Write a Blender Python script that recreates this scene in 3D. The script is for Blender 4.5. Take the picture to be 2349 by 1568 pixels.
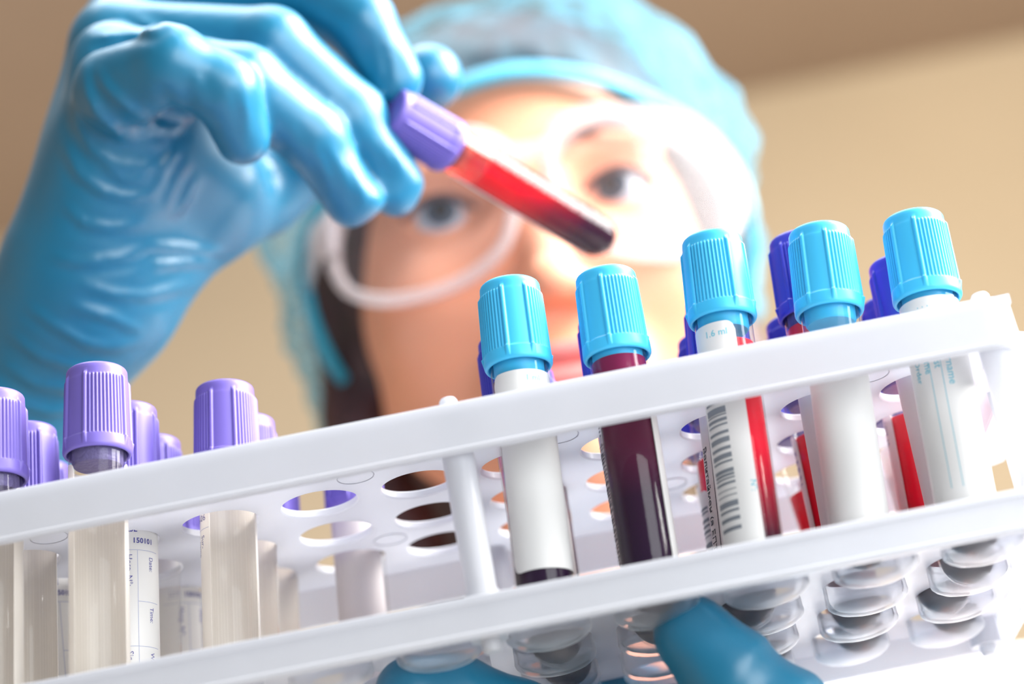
import bpy, bmesh, math, random
import numpy as np
from mathutils import Vector, Matrix
random.seed(7)
S = bpy.context.scene
for o in list(bpy.data.objects): bpy.data.objects.remove(o)
COL = S.collection
PI = math.pi

# ------------------------------------------------------------------ frame
# everything is laid out in millimetres around the rack (x along it, y away
# from the photographer, z up); W() puts that into metres in the room
OFF = np.array([-0.12, 0.0, 1.35])
def W(p): return Vector((p[0]*.001+OFF[0], p[1]*.001+OFF[1], p[2]*.001+OFF[2]))
FPX = 4704.85
RC = np.array([[0.98101341, 0.08264801, -0.17544801],
               [-0.19376527, 0.37929929, -0.90475802],
               [-0.00822914, 0.92157547, 0.38811200]])
CP = np.array([126.42, -428.23, -159.41])
def ray(x, y): return RC.T @ np.array([(x-1174.5)/FPX, (y-784)/FPX, 1.0])
def atY(x, y, Y):
    d = ray(x, y); return CP + d*((Y-CP[1])/d[1])
def at(x, y, D): return CP + D*ray(x, y)

# ------------------------------------------------------------------ camera
cd = bpy.data.cameras.new('camera'); cam = bpy.data.objects.new('camera', cd); COL.objects.link(cam)
m = Matrix.Identity(4)
for i in range(3):
    m[i][0] = RC[0][i]; m[i][1] = -RC[1][i]; m[i][2] = -RC[2][i]
m.translation = W(CP)
cam.matrix_world = m
cd.sensor_width = 36; cd.lens = FPX/2349*36; cd.clip_start = .01; cd.clip_end = 60
cd.dof.use_dof = True; cd.dof.focus_distance = 0.468; cd.dof.aperture_fstop = 6.5
S.camera = cam

# ------------------------------------------------------------------ light
S.view_settings.view_transform = 'Standard'; S.view_settings.look = 'None'
S.view_settings.gamma = 1; S.view_settings.use_curve_mapping = False
S.view_settings.exposure = 0.62
wd = bpy.data.worlds.new('world'); S.world = wd; wd.use_nodes = True
bg = wd.node_tree.nodes['Background']; bg.inputs[0].default_value = (.93, .96, 1, 1); bg.inputs[1].default_value = 0.19
def area(name, pos, tgt, sx, sy, power, col=(1, 1, 1)):
    l = bpy.data.lights.new(name, 'AREA'); l.shape = 'RECTANGLE'; l.size = sx; l.size_y = sy
    l.energy = power; l.color = col
    o = bpy.data.objects.new(name, l); COL.objects.link(o)
    o.location = W(pos); d = W(tgt)-W(pos); o.rotation_euler = d.to_track_quat('-Z', 'Y').to_euler()
    return o
area('key_softbox', (900, 40, 520), (120, 60, 40), .7, .9, 35, (1, .985, .96))
area('ceiling_panel_light', (120, 200, 1120), (80, 120, 0), .9, .9, 12, (.97, .99, 1))
area('front_fill_light', (750, -900, -20), (120, 60, 0), .8, .8, 8.0, (.93, .97, 1))  # added fill from low right, brightens labels, tube fronts and glove
area('wall_fill_light', (900, 1000, 900), (300, 1900, 450), .5, .5, 7, (1, .90, .74))  # added unseen warm light that brightens the back wall; no fixture there

# ------------------------------------------------------------------ materials
def lin(r, g, b):
    f = lambda c: (c/255/12.92 if c/255 <= .04045 else ((c/255+.055)/1.055)**2.4)
    return (f(r), f(g), f(b), 1)
def mat(name):
    mt = bpy.data.materials.new(name); mt.use_nodes = True
    nt = mt.node_tree; return mt, nt, nt.nodes['Principled BSDF']
def noise_mix(nt, b, c1, c2, scale=30, detail=3, coord='Object'):
    tc = nt.nodes.new('ShaderNodeTexCoord'); n = nt.nodes.new('ShaderNodeTexNoise')
    n.inputs['Scale'].default_value = scale; n.inputs['Detail'].default_value = detail
    r = nt.nodes.new('ShaderNodeValToRGB'); r.color_ramp.elements[0].color = c1; r.color_ramp.elements[1].color = c2
    r.color_ramp.elements[0].position = .3; r.color_ramp.elements[1].position = .7
    nt.links.new(tc.outputs[coord], n.inputs['Vector']); nt.links.new(n.outputs[0], r.inputs[0])
    nt.links.new(r.outputs[0], b.inputs['Base Color']); return n, r, tc
def simple(name, c, rough=.5, spec=.5, sss=0, var=.06, scale=60, bump=0, bscale=200, coat=0):
    mt, nt, b = mat(name)
    c2 = tuple(min(1, x*(1+var)) for x in c[:3])+(1,); c1 = tuple(x*(1-var) for x in c[:3])+(1,)
    noise_mix(nt, b, c1, c2, scale)
    b.inputs['Roughness'].default_value = rough; b.inputs['Specular IOR Level'].default_value = spec
    if coat: b.inputs['Coat Weight'].default_value = coat; b.inputs['Coat Roughness'].default_value = .15
    if sss:
        b.inputs['Subsurface Weight'].default_value = sss; b.inputs['Subsurface Radius'].default_value = (.003, .0012, .0008)
        b.inputs['Subsurface Scale'].default_value = 1
    if bump:
        n = nt.nodes.new('ShaderNodeTexNoise'); n.inputs['Scale'].default_value = bscale
        tc = nt.nodes.new('ShaderNodeTexCoord'); bp = nt.nodes.new('ShaderNodeBump'); bp.inputs['Strength'].default_value = bump
        bp.inputs['Distance'].default_value = .001
        nt.links.new(tc.outputs['Object'], n.inputs['Vector']); nt.links.new(n.outputs[0], bp.inputs['Height']); nt.links.new(bp.outputs[0], b.inputs['Normal'])
    return mt
def milky(name, c, trans=.45, clear=.0, rough=.25, gloss=.08):
    mt, nt, b = mat(name); nt.nodes.remove(b); out = nt.nodes['Material Output']
    d = nt.nodes.new('ShaderNodeBsdfDiffuse'); t = nt.nodes.new('ShaderNodeBsdfTranslucent')
    g = nt.nodes.new('ShaderNodeBsdfGlossy'); g.inputs['Roughness'].default_value = rough
    tr = nt.nodes.new('ShaderNodeBsdfTransparent')
    d.inputs[0].default_value = c; t.inputs[0].default_value = c; g.inputs[0].default_value = (1, 1, 1, 1)
    m1 = nt.nodes.new('ShaderNodeMixShader'); m1.inputs[0].default_value = trans
    m2 = nt.nodes.new('ShaderNodeMixShader'); m2.inputs[0].default_value = clear
    m3 = nt.nodes.new('ShaderNodeMixShader')
    lw = nt.nodes.new('ShaderNodeFresnel'); L = nt.links.new
    ge = nt.nodes.new('ShaderNodeNewGeometry'); iv = nt.nodes.new('ShaderNodeMapRange')
    iv.inputs[3].default_value = 1.42; iv.inputs[4].default_value = 1/1.42
    L(ge.outputs['Backfacing'], iv.inputs[0]); L(iv.outputs[0], lw.inputs[0])
    L(d.outputs[0], m1.inputs[1]); L(t.outputs[0], m1.inputs[2])
    L(m1.outputs[0], m2.inputs[1]); L(tr.outputs[0], m2.inputs[2])
    L(m2.outputs[0], m3.inputs[1]); L(g.outputs[0], m3.inputs[2]); L(lw.outputs[0], m3.inputs[0])
    L(m3.outputs[0], out.inputs[0])
    n = nt.nodes.new('ShaderNodeTexNoise'); n.inputs['Scale'].default_value = 90
    mx = nt.nodes.new('ShaderNodeMix'); mx.data_type = 'RGBA'; mx.inputs[6].default_value = c
    mx.inputs[7].default_value = tuple(x*.95 for x in c[:3])+(1,)
    tc = nt.nodes.new('ShaderNodeTexCoord'); L(tc.outputs['Object'], n.inputs['Vector']); L(n.outputs[0], mx.inputs[0])
    L(mx.outputs[2], d.inputs[0]); L(mx.outputs[2], t.inputs[0])
    return mt
def clearplastic(name, tint=(1, 1, 1, 1), rough=.03, ior=1.5, haze=0.0, hcol=(.9, .9, .9, 1)):
    mt, nt, b = mat(name); nt.nodes.remove(b); out = nt.nodes['Material Output']; L = nt.links.new
    tr = nt.nodes.new('ShaderNodeBsdfTransparent'); tr.inputs[0].default_value = tint
    g = nt.nodes.new('ShaderNodeBsdfGlossy'); g.inputs['Roughness'].default_value = rough
    fr = nt.nodes.new('ShaderNodeFresnel')
    ge = nt.nodes.new('ShaderNodeNewGeometry'); iv = nt.nodes.new('ShaderNodeMapRange')
    iv.inputs[3].default_value = ior; iv.inputs[4].default_value = 1/ior
    L(ge.outputs['Backfacing'], iv.inputs[0]); L(iv.outputs[0], fr.inputs[0])   # thin wall: same sheen on both faces
    d = nt.nodes.new('ShaderNodeBsdfTranslucent'); d.inputs[0].default_value = hcol
    d2 = nt.nodes.new('ShaderNodeBsdfDiffuse'); d2.inputs[0].default_value = hcol
    dm = nt.nodes.new('ShaderNodeMixShader'); L(d.outputs[0], dm.inputs[1]); L(d2.outputs[0], dm.inputs[2])
    mh = nt.nodes.new('ShaderNodeMixShader'); mh.inputs[0].default_value = haze
    L(tr.outputs[0], mh.inputs[1]); L(dm.outputs[0], mh.inputs[2])
    m = nt.nodes.new('ShaderNodeMixShader'); L(fr.outputs[0], m.inputs[0]); L(mh.outputs[0], m.inputs[1]); L(g.outputs[0], m.inputs[2])
    L(m.outputs[0], out.inputs[0]); return mt
def blood(name, stops, rough=.12):
    # colour runs with the height in the tube: packed cells below, thinner blood above
    mt, nt, b = mat(name); L = nt.links.new
    tc = nt.nodes.new('ShaderNodeTexCoord'); sp = nt.nodes.new('ShaderNodeSeparateXYZ'); mr = nt.nodes.new('ShaderNodeMapRange')
    mr.inputs[1].default_value = 0; mr.inputs[2].default_value = .07
    r = nt.nodes.new('ShaderNodeValToRGB')
    r.color_ramp.elements[0].position = stops[0][0]; r.color_ramp.elements[0].color = stops[0][1]
    r.color_ramp.elements[1].position = stops[-1][0]; r.color_ramp.elements[1].color = stops[-1][1]
    for p, c in stops[1:-1]:
        e = r.color_ramp.elements.new(p); e.color = c
    L(tc.outputs['Object'], sp.inputs[0]); L(sp.outputs[2], mr.inputs[0]); L(mr.outputs[0], r.inputs[0]); L(r.outputs[0], b.inputs['Base Color'])
    b.inputs['Roughness'].default_value = rough; b.inputs['Specular IOR Level'].default_value = .15
    return mt
M = {}
M['rack'] = milky('milky_polypropylene', (.80, .81, .85, 1), trans=.5, clear=.06, rough=.32)
M['cup'] = milky('milky_cup_plastic', (.60, .62, .68, 1), trans=.5, clear=.9, rough=.55)
_nt = M['cup'].node_tree; _tr = [n for n in _nt.nodes if n.type == 'BSDF_TRANSPARENT'][0]
_rf = _nt.nodes.new('ShaderNodeBsdfRefraction'); _rf.inputs['Roughness'].default_value = .30; _rf.inputs['IOR'].default_value = 1.02
_rf.inputs[0].default_value = (.95, .96, .98, 1)
for l_ in list(_tr.outputs[0].links):
    t_ = l_.to_socket; _nt.links.remove(l_); _nt.links.new(_rf.outputs[0], t_)
M['glass'] = clearplastic('clear_tube_plastic', (.97, .965, .955, 1), rough=.04, ior=1.28, haze=.02)
M['capblue'] = simple('light_blue_cap_plastic', (.05, .50, .84, 1), .42, .5, sss=.0, var=.03)
M['cappurple'] = simple('lavender_cap_plastic', (.17, .125, .48, 1), .42, .5, var=.05)
M['capviolet'] = simple('deep_violet_cap_plastic', (.055, .05, .46, 1), .38, .5, var=.05)
M['stopb'] = simple('blue_rubber_stopper', (.02, .42, .75, 1), .5)
M['stopp'] = simple('purple_rubber_stopper', (.10, .08, .22, 1), .6, bump=.6, bscale=900)
M['paper'] = milky('label_paper', (.92, .91, .89, 1), trans=.3, clear=.0, rough=.5)
M['cream'] = milky('cream_label_paper', (.97, .935, .89, 1), trans=.6, clear=.0, rough=.4)
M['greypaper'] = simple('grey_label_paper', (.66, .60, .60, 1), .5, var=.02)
M['ink'] = simple('blue_ink', (.06, .06, .30, 1), .6)
M['inkblack'] = simple('black_ink', (.02, .02, .035, 1), .6)
M['inkfaint'] = simple('faint_blue_ink', (.42, .45, .62, 1), .6)
M['inkcyan'] = simple('cyan_ink', (.10, .50, .62, 1), .6)
M['inkgrey'] = simple('grey_bar_ink', (.20, .22, .25, 1), .6)
M['blooddark'] = blood('dark_blood', [(0, (.010, .001, .022, 1)), (.36, (.022, .001, .022, 1)), (.55, (.09, .003, .03, 1)), (1, (.24, .01, .08, 1))])
M['bloodred'] = blood('red_blood', [(0, (.012, .001, .012, 1)), (.10, (.03, .001, .014, 1)), (.24, (.30, .002, .02, 1)), (.40, (.80, .004, .03, 1)), (1, (.92, .05, .06, 1))])
M['bloodheld'] = blood('settling_blood', [(0, (.012, .001, .012, 1)), (.20, (.03, .001, .014, 1)), (.36, (.22, .001, .010, 1)), (.54, (.90, .002, .008, 1)), (1, (1, .01, .015, 1))])
M['film'] = clearplastic('blood_smeared_plastic', (1, .42, .34, 1), rough=.05, haze=.18, hcol=(1, .35, .28, 1))
M['skin'] = simple('skin', (.76, .32, .19, 1), .5, .4, sss=.2, var=.07, scale=25)
M['lips'] = simple('lip_skin', (.72, .22, .20, 1), .4, .5, sss=.2)
M['hair'] = simple('dark_brown_hair', (.05, .016, .018, 1), .5, var=.4, scale=80)
M['brow'] = simple('brow_hair', (.10, .05, .045, 1), .7)
M['eyewhite'] = simple('eye_white', (.42, .44, .48, 1), .25)
M['iris'] = simple('grey_blue_iris', (.035, .06, .09, 1), .2)
M['pupil'] = simple('pupil', (.005, .005, .006, 1), .1)
M['coat'] = simple('white_cotton_coat', (.80, .80, .83, 1), .8, var=.04, bump=.3)
M['trouser'] = simple('navy_trousers', (.04, .06, .12, 1), .8)
M['shoe'] = simple('white_clog', (.8, .8, .8, 1), .4)
M['band'] = milky('cyan_elastic', (.01, .36, .52, 1), trans=.2, clear=.05, rough=.7)
M['gogframe'] = clearplastic('clear_goggle_rubber', (.95, .95, .97, 1), rough=.3, ior=1.3, haze=.3, hcol=(.92, .86, .86, 1))
M['goglens'] = clearplastic('goggle_lens_plastic', (.985, .98, .99, 1), rough=.1, ior=1.3, haze=.05)
def net_mat():
    mt, nt, b = mat('pleated_net_fabric'); nt.nodes.remove(b); out = nt.nodes['Material Output']; L = nt.links.new
    tc = nt.nodes.new('ShaderNodeTexCoord'); w = nt.nodes.new('ShaderNodeTexNoise'); w.inputs['Scale'].default_value = 1
    mp = nt.nodes.new('ShaderNodeMapping'); mp.inputs['Scale'].default_value = (95, 95, 14)
    L(tc.outputs['Object'], mp.inputs[0]); L(mp.outputs[0], w.inputs['Vector']); w.inputs['Detail'].default_value = 4
    r = nt.nodes.new('ShaderNodeMapRange'); r.inputs[1].default_value = .35; r.inputs[2].default_value = .65
    r.inputs[3].default_value = .04; r.inputs[4].default_value = .68; L(w.outputs[0], r.inputs[0])
    d = nt.nodes.new('ShaderNodeBsdfDiffuse'); t = nt.nodes.new('ShaderNodeBsdfTranslucent')
    for n in (d, t): n.inputs[0].default_value = (.26, .62, .80, 1)
    tr = nt.nodes.new('ShaderNodeBsdfTransparent'); tr.inputs[0].default_value = (.85, .96, 1, 1)
    m1 = nt.nodes.new('ShaderNodeMixShader'); m1.inputs[0].default_value = .4
    m2 = nt.nodes.new('ShaderNodeMixShader'); L(d.outputs[0], m1.inputs[1]); L(t.outputs[0], m1.inputs[2])
    sx = nt.nodes.new('ShaderNodeSeparateXYZ'); L(tc.outputs['Object'], sx.inputs[0])
    gr = nt.nodes.new('ShaderNodeMapRange'); gr.inputs[1].default_value = -.085; gr.inputs[2].default_value = .01   # stretched sheer in front, gathered at the back
    gr.inputs[3].default_value = .38; gr.inputs[4].default_value = 1.25; L(sx.outputs[1], gr.inputs[0])
    mu = nt.nodes.new('ShaderNodeMath'); mu.operation = 'MULTIPLY'; L(r.outputs[0], mu.inputs[0]); L(gr.outputs[0], mu.inputs[1])
    L(mu.outputs[0], m2.inputs[0]); L(tr.outputs[0], m2.inputs[1]); L(m1.outputs[0], m2.inputs[2]); L(m2.outputs[0], out.inputs[0])
    return mt
M['net'] = net_mat()
def glove_mat():
    mt, nt, b = mat('blue_nitrile'); L = nt.links.new
    noise_mix(nt, b, (.0, .16, .295, 1), (.001, .185, .33, 1), 25)
    b.inputs['Roughness'].default_value = .40; b.inputs['Specular IOR Level'].default_value = .8
    b.inputs['Sheen Weight'].default_value = .08; b.inputs['Sheen Roughness'].default_value = .35
    tc = nt.nodes.new('ShaderNodeTexCoord'); n = nt.nodes.new('ShaderNodeTexNoise'); n.inputs['Scale'].default_value = 130
    n2 = nt.nodes.new('ShaderNodeTexNoise'); n2.inputs['Scale'].default_value = 22; n2.inputs['Distortion'].default_value = .6
    ad = nt.nodes.new('ShaderNodeMath'); ad.operation = 'MULTIPLY_ADD'; ad.inputs[1].default_value = .5
    L(tc.outputs['Object'], n.inputs['Vector']); L(tc.outputs['Object'], n2.inputs['Vector'])
    L(n.outputs[0], ad.inputs[0]); L(n2.outputs[0], ad.inputs[2])
    bp = nt.nodes.new('ShaderNodeBump'); bp.inputs['Strength'].default_value = .3; bp.inputs['Distance'].default_value = .0012
    L(ad.outputs[0], bp.inputs['Height']); L(bp.outputs[0], b.inputs['Normal'])
    return mt
M['glove'] = glove_mat()

# ------------------------------------------------------------------ object helpers
def tag(o, label=None, cat=None, group=None, kind=None):
    if label: o['label'] = label
    if cat: o['category'] = cat
    if group: o['group'] = group
    if kind: o['kind'] = kind
    return o
def empty(name, org, **k):
    o = bpy.data.objects.new(name, None); COL.objects.link(o); o.location = W(org); o.empty_display_size = .01
    tag(o, **k); return o
def mesh(name, vs, fs, smooth=True, sharp=None):
    me = bpy.data.meshes.new(name); me.from_pydata([tuple(v) for v in vs], [], [tuple(f) for f in fs]); me.update()
    if smooth: me.polygons.foreach_set('use_smooth', [True]*len(me.polygons))
    if smooth and sharp: 
        try: me.set_sharp_from_angle(angle=math.radians(sharp))
        except Exception: pass
    return me
def put(name, me, mt, parent=None, org=None):
    o = bpy.data.objects.new(name, me); COL.objects.link(o)
    for q in (mt if isinstance(mt, (list, tuple)) else [mt]):
        if q.name not in [x.name for x in me.materials if x]: me.materials.append(q)
    if parent: o.parent = parent
    elif org is not None: o.location = W(org)
    return o
def part(name, vs, fs, mt, parent=None, org=(0, 0, 0), smooth=True, sharp=40):
    """vs in mm in the rack frame; org = origin of the thing they belong to"""
    a = (np.array(vs, float)-np.array(org, float))*.001
    me = mesh(name, a, fs, smooth, sharp)
    return put(name, me, mt, parent, None if parent else org)
def lathe(prof, n=48, closed=True):
    vs, fs = [], []
    for r, z in prof:
        for i in range(n):
            a = 2*PI*i/n; vs.append((r*math.cos(a), r*math.sin(a), z))
    for j in range(len(prof)-1):
        for i in range(n):
            k = (i+1) % n; fs.append((j*n+i, j*n+k, (j+1)*n+k, (j+1)*n+i))
    return vs, fs
def box(x0, x1, y0, y1, z0, z1):
    v = [(x, y, z) for z in (z0, z1) for y in (y0, y1) for x in (x0, x1)]
    return v, [(0, 2, 3, 1), (4, 5, 7, 6), (0, 1, 5, 4), (1, 3, 7, 5), (3, 2, 6, 7), (2, 0, 4, 6)]
def merge(*ms):
    V, F = [], []
    for v, f in ms:
        n = len(V); V += [tuple(q) for q in v]; F += [tuple(i+n for i in g) for g in f]
    return V, F
def tubealong(pts, r, n=12, cap=True, closed=False):
    P = [np.array(p, float) for p in pts]; V, F = [], []; N = len(P)
    up = np.array([0, 0, 1.0])
    for i, p in enumerate(P):
        if closed: t = P[(i+1) % N]-P[i-1]
        else: t = P[min(i+1, N-1)]-P[max(i-1, 0)]
        t /= np.linalg.norm(t)+1e-9
        a = np.cross(t, up); 
        if np.linalg.norm(a) < .05: a = np.cross(t, np.array([0, 1.0, 0]))
        a /= np.linalg.norm(a); b = np.cross(a, t)
        rr = r[i] if hasattr(r, '__len__') else r
        ra, rb = rr if hasattr(rr, '__len__') else (rr, rr)
        for k in range(n):
            q = 2*PI*k/n; V.append(p+a*math.cos(q)*ra+b*math.sin(q)*rb)
    for i in range(N if closed else N-1):
        for k in range(n):
            F.append((i*n+k, i*n+(k+1) % n, ((i+1) % N)*n+(k+1) % n, ((i+1) % N)*n+k))
    if cap and not closed:
        F.append(tuple(range(n))[::-1]); F.append(tuple((N-1)*n+k for k in range(n)))
    return V, F

# ------------------------------------------------------------------ room
def struct(name, v, f, mt):
    a = np.array(v, float)*.001
    me = mesh(name, a, f, False); o = put(name, me, mt); o['kind'] = 'structure'; return o
M['wall'] = simple('tan_painted_wall', lin(198, 182, 158), .9, .2, var=.06, scale=1.2)
M['ceil'] = simple('brown_panelled_ceiling', lin(176, 154, 136), .9, .2, var=.08, scale=1.5)
M['floor'] = simple('pale_vinyl_floor', lin(205, 200, 192), .6, .4, var=.05, scale=2)
struct('wall_back', *box(-2600, 2600, 2000, 2080, 0, 2500), M['wall'])
struct('wall_left', *box(-2680, -2600, -1500, 2080, 0, 2500), M['wall'])
struct('floor', *box(-2680, 2600, -2000, 2080, -60, 0), M['floor'])
struct('ceiling', *box(-2680, 2600, 400, 2080, 2500, 2560), M['ceil'])
struct('baseboard_back', *box(-2600, 2600, 1985, 2000, 0, 90), M['floor'])

# ------------------------------------------------------------------ rack
PX = 23.70; PY = 23.81; RH = 8.9; ZB = -9.64; ZT = 2.23; ZLT = -41.08; ZLB = -49.97; YF = -19.06; YB = 3*PY+19.06
XL = -17.0; XR = 9*PX+17.0; TH = 2.23; CZ = -46.89; CR = 9.37
def plate(z0, z1, rh, yf, yb, xl, xr):
    V, F = [], []; n = 56
    angs = sorted(set([2*PI*i/n for i in range(n)]+[math.atan2(sy*PY, sx*PX) % (2*PI) for sx in (1, -1) for sy in (1, -1)]))
    ch = .35
    for c in range(10):
        for r in range(4):
            x, y = c*PX, r*PY; b = len(V); m_ = len(angs)
            for (kind, z) in (('sq', z0), (rh+ch, z0), (rh, z0+ch), (rh, z1-ch), (rh+ch, z1), ('sq', z1)):
                for a in angs:
                    ca, sa = math.cos(a), math.sin(a)
                    if kind == 'sq':
                        s = min((PX/2)/max(abs(ca), 1e-9), (PY/2)/max(abs(sa), 1e-9)); V.append((x+s*ca, y+s*sa, z))
                    else: V.append((x+kind*ca, y+kind*sa, z))
            for j in range(5):
                for i in range(m_):
                    k = (i+1) % m_; F.append((b+j*m_+i, b+(j+1)*m_+i, b+(j+1)*m_+k, b+j*m_+k))
    xa, xb, ya, yb_ = -PX/2, 9.5*PX, -PY/2, 3.5*PY
    for bx in (box(xl, xr, yf, ya, z0, z1), box(xl, xr, yb_, yb, z0, z1), box(xl, xa, ya, yb_, z0, z1), box(xb, xr, ya, yb_, z0, z1)):
        V, F = merge((V, F), bx)
    return V, F
def rrect(x0, x1, y0, y1, r, n=8):
    P = []
    for cx_, cy_, a0 in ((x1-r, y1-r, 0), (x0+r, y1-r, 90), (x0+r, y0+r, 180), (x1-r, y0+r, 270)):
        for i in range(n+1):
            a = math.radians(a0+90*i/n); P.append((cx_+r*math.cos(a), cy_+r*math.sin(a), math.cos(a), math.sin(a)))
    return P
def skirt(prof, x0, x1, y0, y1, r):
    P = rrect(x0, x1, y0, y1, r); V, F = [], []; n = len(P); k = len(prof)
    for x, y, nx, ny in P:
        for d, z in prof: V.append((x+nx*d, y+ny*d, z))
    for i in range(n):
        j = (i+1) % n
        for q in range(k):
            w = (q+1) % k; F.append((i*k+q, j*k+q, j*k+w, i*k+w))
    return V, F
rack = empty('test_tube_rack', (106, 36, ZLB), label='milky white plastic rack of four rows of round holes, held level over a gloved hand', cat='rack')
RO = (106, 36, ZLB)
# outer wall: slightly raked, a rounded lip on top and a bead along the bottom edge
prof_top = [(-2.0, ZB+.5), (-1.6, ZB), (.1, ZB), (.45, ZB+.35), (.45, ZB+.9), (.0, ZB+1.3), (-.15, -1), (-.2, ZT-1.1), (-.5, ZT-.35), (-1.2, ZT), (-2.2, ZT), (-2.2, 0.1)]
sk = skirt(prof_top, XL, XR, YF, YB, 7)
pl = plate(0, TH-.25, RH, YF+1, YB-1, XL+1, XR-1)
rings = []
for cx_, cy_ in ((3.45, .42), (5.45, .42), (8.48, .42), (.45, .42), (3.5, 2.5), (6.5, 2.5)):
    rings.append(tubealong([(cx_*PX+4.2*math.cos(a), cy_*PY+4.2*math.sin(a), -.02) for a in np.linspace(0, 2*PI, 33)[:-1]], .16, 6, closed=True))
part('top_tray', *merge(sk, pl, *rings), M['rack'], rack, RO, sharp=30)
prof_low = [(-2.0, ZLB+.4), (-1.6, ZLB), (.2, ZLB), (.5, ZLB+.35), (.5, ZLB+1.0), (.05, ZLB+1.4), (.0, ZLT-2.0), (.35, ZLT-1.6), (.35, ZLT-.4), (-.1, ZLT), (-2.2, ZLT), (-2.2, ZLT-2)]
skl = skirt(prof_low, XL, XR, YF, YB, 7)
pll = plate(ZLT-1.9, ZLT-.1, CR-.6, YF+1, YB-1, XL+1, XR-1)
part('bottom_tray', *merge(skl, pll), M['rack'], rack, RO, sharp=30)
# cups
cprof = [(.01, -8.3), (2.5, -8.2), (5, -7.85), (7.2, -7.2), (8.5, -6.4), (9.15, -5.7), (9.37, -5.0), (9.3, -4.2), (9.1, 0), (8.3, 0), (8.4, -4.6), (7.6, -5.6), (5, -6.7), (.01, -7.2)]
cv, cf = lathe(cprof, 40)
cup_me = mesh('tube_cup', np.array(cv)*.001, cf, True, 50)
for r in range(4):
    for c in range(10):
        o = put('tube_cup', cup_me, M['cup'], rack); o.location = (np.array([c*PX, r*PY, ZLT-.6])-np.array(RO))*.001
# posts
def post(x, y):
    prof = [(.01, ZLB-2.2), (1.6, ZLB-2.2), (2.0, ZLB-1.7), (2.0, ZLB+.5), (3.9, ZLB+.5), (3.9, ZLT+1.5), (3.3, ZLT+2.4), (3.5, ZB), (3.5, 0), (2.0, 0), (2.0, ZT+2.2), (1.6, ZT+2.8), (.01, ZT+2.8)]
    v, f = lathe(prof, 28); return [(a+x, b+y, c_) for a, b, c_ in v], f
for x, y in ((106.6, YF+5.8), (106.6, YB-5.8), (XL+6, YF+6), (XR-6, YF+6), (XL+6, YB-6), (XR-6, YB-6)):
    part('post', *post(x, y), M['rack'], rack, RO, sharp=35)
# end grips: rounded tabs that stand off the two short ends
for s, xe in ((-1, XL), (1, XR)):
    pts = [(xe-s*.5, 2, 0), (xe+s*6, 6, 0), (xe+s*9, 18, 0), (xe+s*9, 52, 0), (xe+s*6, 65, 0), (xe-s*.5, 69, 0)]
    v, f = tubealong([(a, b, -3.8) for a, b, c_ in pts], [(1.2, 5.6)]*6, 10)
    part('end_grip', v, f, M['rack'], rack, RO, sharp=50)
for s, xe in ((-1, XL), (1, XR)):
    V = []
    for yy in (8, 63):
        V.append(tubealong([(xe+s*.6-s*3, yy, ZB-.5), (xe-s*2.4, yy, -25), (xe-s*2.4, yy, ZLT)], [(3.2, 1.1)]*3, 10))
    for q in V: part('end_strut', *q, M['rack'], rack, RO)

# ------------------------------------------------------------------ tubes
TL = 80.5; TR = 6.5
def capmesh():
    n = 432; zs = [0, .2, .6, 1.0, 2.9, 3.15, 3.3, 3.7, 6, 9, 12, 15, 17.0, 17.4, 17.6, 17.8, 18.2, 18.6, 19.2, 20.0, 20.4, 20.7, 20.85, 20.9]
    base = [7.3, 7.55, 7.75, 7.8, 7.72, 7.70, 7.45, 7.42, 7.38, 7.3, 7.22, 7.16, 7.1, 7.08, 7.04, 7.0, 6.98, 6.97, 6.95, 6.9, 6.7, 6.35, 5.9, .01]
    V, F = [], []
    def sm(a, b, x):
        t = min(1, max(0, (x-a)/(b-a))); return t*t*(3-2*t)
    for z, r0 in zip(zs, base):
        for i in range(n):
            d = (360*i/n) % 120; r = r0
            inz = sm(3.15, 3.3, z)*(1-sm(17.4, 17.8, z)); bz = sm(.9, 1.6, z)*(1-sm(17.6, 18.6, z))
            # broad ribs every 44/76 degrees, ten fine ribs in each wide field
            for c_ in (0, 44, 120):
                w = abs(d-c_)
                if w < 4.2: r = max(r, r0+bz*.55*math.sqrt(max(0, 1-(w/4.2)**2)))
            if 49 < d < 115:
                ph = math.cos((d-49)/66*2*PI*10+PI); r += inz*.26*min(1, max(0, .5+ph*.9))
            V.append((r*math.cos(2*PI*i/n), r*math.sin(2*PI*i/n), z))
    k = len(zs)
    for j in range(k-1):
        for i in range(n):
            q = (i+1) % n; F.append((j*n+i, j*n+q, (j+1)*n+q, (j+1)*n+i))
    # skirt mouth and inside wall
    b = len(V)
    for r, z in ((6.95, .05), (6.8, .4), (6.75, 6), (.01, 6.1)):
        for i in range(n): V.append((r*math.cos(2*PI*i/n), r*math.sin(2*PI*i/n), z))
    for i in range(n):
        q = (i+1) % n; F.append((i, b+i, b+q, q))
    for j in range(3):
        for i in range(n):
            q = (i+1) % n; F.append((b+j*n+i, b+(j+1)*n+i, b+(j+1)*n+q, b+j*n+q))
    a = np.array(V); a[:, 2] += TL-20.9
    return mesh('cap', a*.001, F, True, 60)
cap_base = capmesh(); CAPM = {}
for k in ('capblue', 'cappurple', 'capviolet'):
    me = cap_base.copy(); me.name = 'cap'; me.materials.append(M[k]); CAPM[k] = me
def tubeprof(r, z0, top):
    P = [(.01, z0)]
    for i in range(1, 9):
        a = PI/2*i/8; P.append((r*math.sin(a), z0+r-r*math.cos(a)))
    return P+[(r, top)]
tv, tf = lathe(tubeprof(TR, 0, TL-16), 56); TUBE = mesh('tube_body', np.array(tv)*.001, tf, True, 60); TUBE.materials.append(M['glass'])
sv, sf = lathe([(.01, TL-23.6), (5.3, TL-23.4), (5.7, TL-22.8), (5.8, TL-15), (.01, TL-15)], 40); 
STOP = {}
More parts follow.
